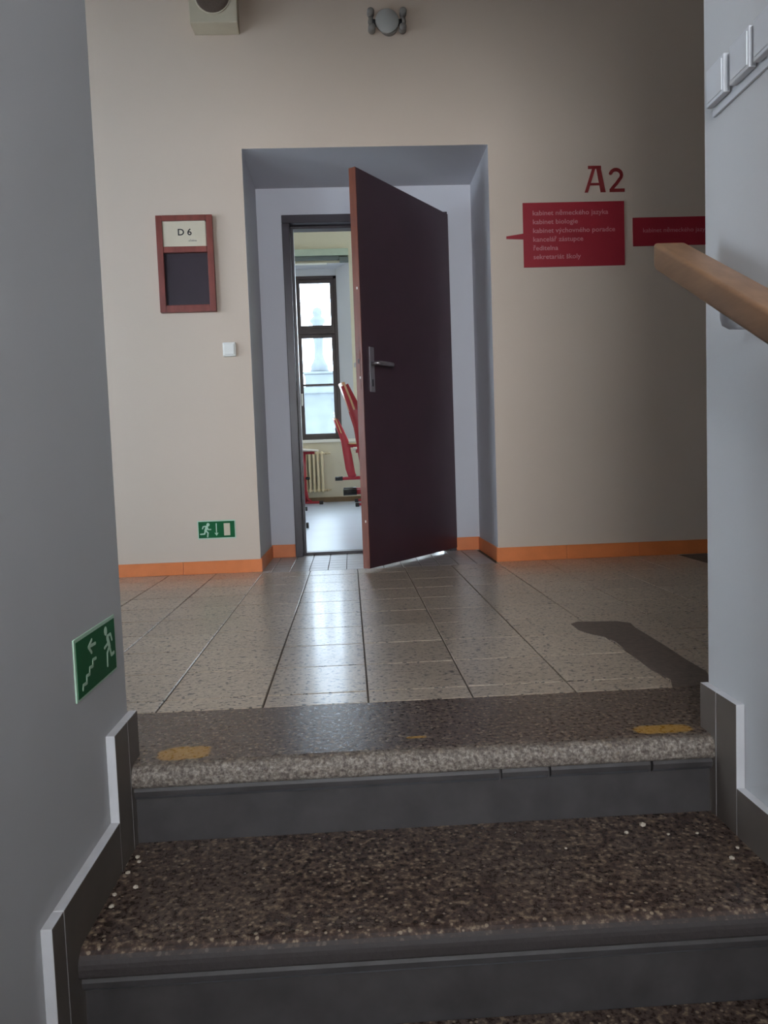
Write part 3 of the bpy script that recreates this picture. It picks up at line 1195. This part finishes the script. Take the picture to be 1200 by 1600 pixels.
for yy in (-0.178, -1.178, -2.178):
    zz = SLP * yy
    bm = bmesh.new()
    pts = [(0.021, yy, zz - 0.022), (0.021, yy, zz - 0.062), (0.0235, yy, zz - 0.070), (0.031, yy, zz - 0.074), (0.0905, yy, zz - 0.076)]
    tube(bm, pts, 0.0078, 10)
    b_ = obj('rail_bracket', bm, 'rail_bracket', hr)
    bm = bmesh.new()
    tube(bm, [(0.0880, yy, zz - 0.076), (0.092, yy, zz - 0.076)], 0.022, 20)
    obj('bracket_plate', bm, 'rail_bracket', b_)

# switch row on the right wall
sp_ = thing('switch_panel', 'row of three white switches on a strip high on the right wall', 'switch', (XR, 1.30, 1.20))
box('back_strip', -0.006, 0, -0.075, 0.172, -0.002, 0.082, 'switch_white', sp_, 0.0012)
for i, y0 in enumerate((0.098, 0.010, -0.070)):
    q = box('switch_housing', -0.021, -0.008, y0, y0 + 0.068, 0.012, 0.080, 'switch_white', sp_, 0.0015)
    box('rocker', -0.0225, -0.020, y0 + 0.006, y0 + 0.062, 0.018, 0.074, 'switch_white', q, 0.001)

# ---------------------------------------------------------------- classroom furniture


def make_table(label, loc, rz, length=1.3, depth=0.55, tip=-0.06):
    """foot bars along x, frames at y = 0 and y = length; x = 0 is the left edge of the top"""
    t = thing('school_table', label, 'table', loc, rz, None)
    box('table_top', 0.0, depth, -0.12, length + 0.12, 0.722, 0.745, 'table_top', t, 0.004)
    bm = bmesh.new()
    for y in (0.0, length):
        bx(bm, 0.04, depth - 0.04, y - 0.02, y + 0.02, 0.685, 0.722)
    bx(bm, depth * 0.5 - 0.02, depth * 0.5 + 0.02, 0.02, length - 0.02, 0.69, 0.722)
    obj('top_frame', bm, 'red_tube', t, 0.004)
    for y in (0.0, length):
        bm = bmesh.new()
        tube(bm, [(depth - 0.20, y, 0.03), (depth - 0.20, y, 0.70)], 0.042, 14, True, (0.7, 1.0))
        tube(bm, [(depth - 0.11, y, 0.04), (depth - 0.16, y, 0.08), (depth - 0.18, y, 0.2), (depth - 0.18, y, 0.70)], 0.018, 12)
        lg = obj('leg', bm, 'red_tube', t)
        bm = bmesh.new()
        tube(bm, [(depth - 0.21, y, 0.36), (depth - 0.12, y, 0.36)], 0.02, 10)
        obj('clamp', bm, 'black', lg)
        bm = bmesh.new()
        bx(bm, 0.03, depth + 0.02, y - 0.022, y + 0.022, 0.012, 0.045)
        ft = obj('foot_bar', bm, 'red_tube', t, 0.008)
        for xx in (0.0, depth + 0.0):
            box('foot_cap', xx, xx + 0.05, y - 0.025, y + 0.025, 0.0, 0.048, 'black', ft, 0.006)
    return t


def make_chair(label, loc, rz):
    """side frames lean back to -x, seat cantilevers to +x; origin under the frames at floor level"""
    t = thing('school_chair', label, 'chair', loc, rz, None)
    for s in (-0.165, 0.165):
        bm = bmesh.new()
        tube(bm, [(0.035, s, 0.03), (0.0, s, 0.06), (-0.022, s, 0.15), (-0.045, s, 0.32), (-0.075, s, 0.50), (-0.125, s, 0.64), (-0.178, s, 0.775)], [0.036, 0.054, 0.058, 0.056, 0.050, 0.040, 0.028], 14, True, (0.34, 1.0))
        obj('side_frame', bm, 'red_tube', t)
        bm = bmesh.new()
        tube(bm, [(-0.20, s, 0.020), (0.20, s, 0.020)], 0.019, 12, True, (0.8, 1.0))
        ft = obj('foot', bm, 'red_tube', t)
        for a, b in ((-0.215, -0.12), (0.15, 0.215)):
            bm = bmesh.new()
            tube(bm, [(a, s, 0.019), (b, s, 0.020)], 0.0235, 12, True, (0.9, 1.0))
            obj('foot_cap', bm, 'black', ft)
        bm = bmesh.new()
        tube(bm, [(-0.05, s, 0.434), (0.12, s, 0.434), (0.30, s, 0.434)], 0.017, 10)
        obj('seat_rail', bm, 'red_tube', t)
    # bent plywood seat
    bm = bmesh.new()
    prof = [(-0.03, 0.458), (0.06, 0.450), (0.2, 0.450), (0.31, 0.456), (0.355, 0.448), (0.375, 0.430)]
    top = [(x, z + 0.014) for x, z in prof]
    prism(bm, prof + top[::-1], lambda u, v, wz: (u, -0.19 + wz, v), 0.38)
    obj('seat', bm, 'ply', t, 0.003)
    bm = bmesh.new()
    rows_ = []
    for k in range(9):
        a = (k - 4) / 4.0
        y = a * 0.185
        off = -0.035 * (1 - a * a)
        rows_.append([(x + off + dx, y, z) for (x, z) in ((-0.120, 0.60), (-0.150, 0.69), (-0.188, 0.795)) for dx in (0.0, 0.012)])
    vv = [[bm.verts.new(p) for p in r] for r in rows_]
    for a, b in zip(vv, vv[1:]):
        for i in (0, 2):
            bm.faces.new((a[i], a[i + 2], b[i + 2], b[i])).smooth = True
            bm.faces.new((a[i + 1], b[i + 1], b[i + 3], a[i + 3])).smooth = True
        bm.faces.new((a[0], b[0], b[1], a[1]))
        bm.faces.new((a[4], a[5], b[5], b[4]))
    for r in (vv[0], vv[-1]):
        bm.faces.new((r[0], r[1], r[3], r[2]))
        bm.faces.new((r[2], r[3], r[5], r[4]))
    obj('backrest', bm, 'ply', t)
    return t


make_table('far right school table by the radiator wall, a chair hung on its edge', (0.065, 9.60, 0), 0, 1.05)
make_table('near right school table behind the door leaf, a chair hung on its edge', (0.20, 5.15, 0), 0, 0.9)
make_table('far left school table with red legs in front of the radiator', (-1.11, 9.22, 0), math.radians(-6.5), 1.3)
make_table('near left school table beside the door frame, only black foot caps showing', (-0.97, 5.45, 0), 0, 1.28)
CZ = 0.333
make_chair('red school chair with wooden back hung on the far right table', (0.036, 9.98, CZ), 0)
make_chair('red school chair hung on the near right table, close behind the door', (0.170, 5.62, CZ), 0)

ps = thing('paper_stack', 'stack of white papers on the far left school table', 'papers', (-0.63, 9.75, 0.745), 0.1)
for k in range(3):
    box('sheet_bundle', -0.11 + k * 0.006, 0.11 + k * 0.004, -0.15, 0.15 - k * 0.01, 0.012 * k, 0.012 * k + 0.0115, 'paper', ps, 0.001)

# radiator
ra = thing('radiator', 'cream ribbed radiator under the classroom window', 'radiator', (-0.345, YC, 0.14))
proto = None
for k in range(13):
    x = -0.028 - k * 0.058
    if proto is None:
        bm = bmesh.new()
        prism(bm, [(-0.008, -0.178), (0.008, -0.178), (0.0155, -0.168), (0.0155, -0.042), (0.008, -0.034), (-0.008, -0.034), (-0.0155, -0.042), (-0.0155, -0.168)], lambda u, v, wz: (u, v, 0.03 + wz), 0.53)
        for zz in (0.035, 0.555):
            tube(bm, [(0, -0.165, zz), (0, -0.045, zz)], 0.026, 12, True, (0.92, 1.2))
            bmesh.ops.create_uvsphere(bm, u_segments=10, v_segments=6, radius=0.026, matrix=Matrix.Translation((0, -0.162, zz)) @ Matrix.Diagonal((0.92, 0.8, 1.2, 1)))
        proto = obj('radiator_rib', bm, 'radiator', ra)
        proto.location = (x, 0, 0)
    else:
        share(proto, 'radiator_rib', ra, (x, 0, 0))
for zz in (0.035, 0.555):
    bm = bmesh.new()
    tube(bm, [(-0.75, -0.105, zz), (0.02, -0.105, zz)], 0.015, 10)
    obj('header_pipe', bm, 'radiator', ra)
for zz in (0.035, 0.555):
    bm = bmesh.new()
    tube(bm, [(0.0, -0.105, zz), (0.06, -0.105, zz), (0.075, -0.09, zz), (0.080, -0.0005, zz)], 0.011, 10)
    pz = obj('pipe', bm, 'pipe', ra)
    bm = bmesh.new()
    tube(bm, [(0.025, -0.105, zz), (0.05, -0.105, zz)], 0.02, 10)
    obj('valve', bm, 'pipe', pz)
for xx in (-0.10, -0.65):
    box('wall_hanger', xx - 0.012, xx + 0.012, -0.09, -0.0005, 0.44, 0.47, 'radiator', ra)

# little hook on the classroom wall
hk = thing('wall_hook', 'small metal hook on the classroom wall beside the window', 'hook', (0.150, YC, 1.93))
box('hook_plate', -0.022, 0.022, -0.008, 0, -0.03, 0.03, 'steel', hk, 0.003)
bm = bmesh.new()
tube(bm, [(0, -0.006, 0.01), (0, -0.05, 0.0), (0, -0.065, 0.015), (0, -0.066, 0.03)], 0.007, 8)
obj('hook_arm', bm, 'steel', hk)

# ---------------------------------------------------------------- outside the window: a stone wall with a pier and finial
wl = thing('stone_wall', 'pale stone garden wall outside the classroom window', 'wall', (0, 20.0, -4.0))
box('wall_body', -9, 9, 0.0, 0.6, 0.0, 6.35, 'stone', wl)
box('coping', -9, 9, -0.08, 0.68, 6.35, 6.52, 'stone', wl, 0.03)
pr = thing('stone_finial', 'pale stone baluster finial on top of the garden wall outside', 'finial', (-0.665, 20.3, 2.52))
bm = bmesh.new()
bx(bm, -0.37, 0.37, -0.37, 0.37, 0.0, 0.32)
bx(bm, -0.41, 0.41, -0.41, 0.41, 0.32, 0.38)
obj('plinth', bm, 'stone', pr, 0.02)
bm = bmesh.new()
lathe(bm, [(0.24, 0.38), (0.25, 0.44), (0.22, 0.50), (0.23, 0.56), (0.17, 0.66), (0.125, 0.78), (0.11, 0.95), (0.115, 1.15), (0.15, 1.40), (0.17, 1.52), (0.13, 1.62), (0.20, 1.70), (0.20, 1.76), (0.10, 1.84), (0.13, 1.94), (0.10, 2.04), (0.0, 2.08)], 28, 'Z')
obj('baluster', bm, 'stone', pr)
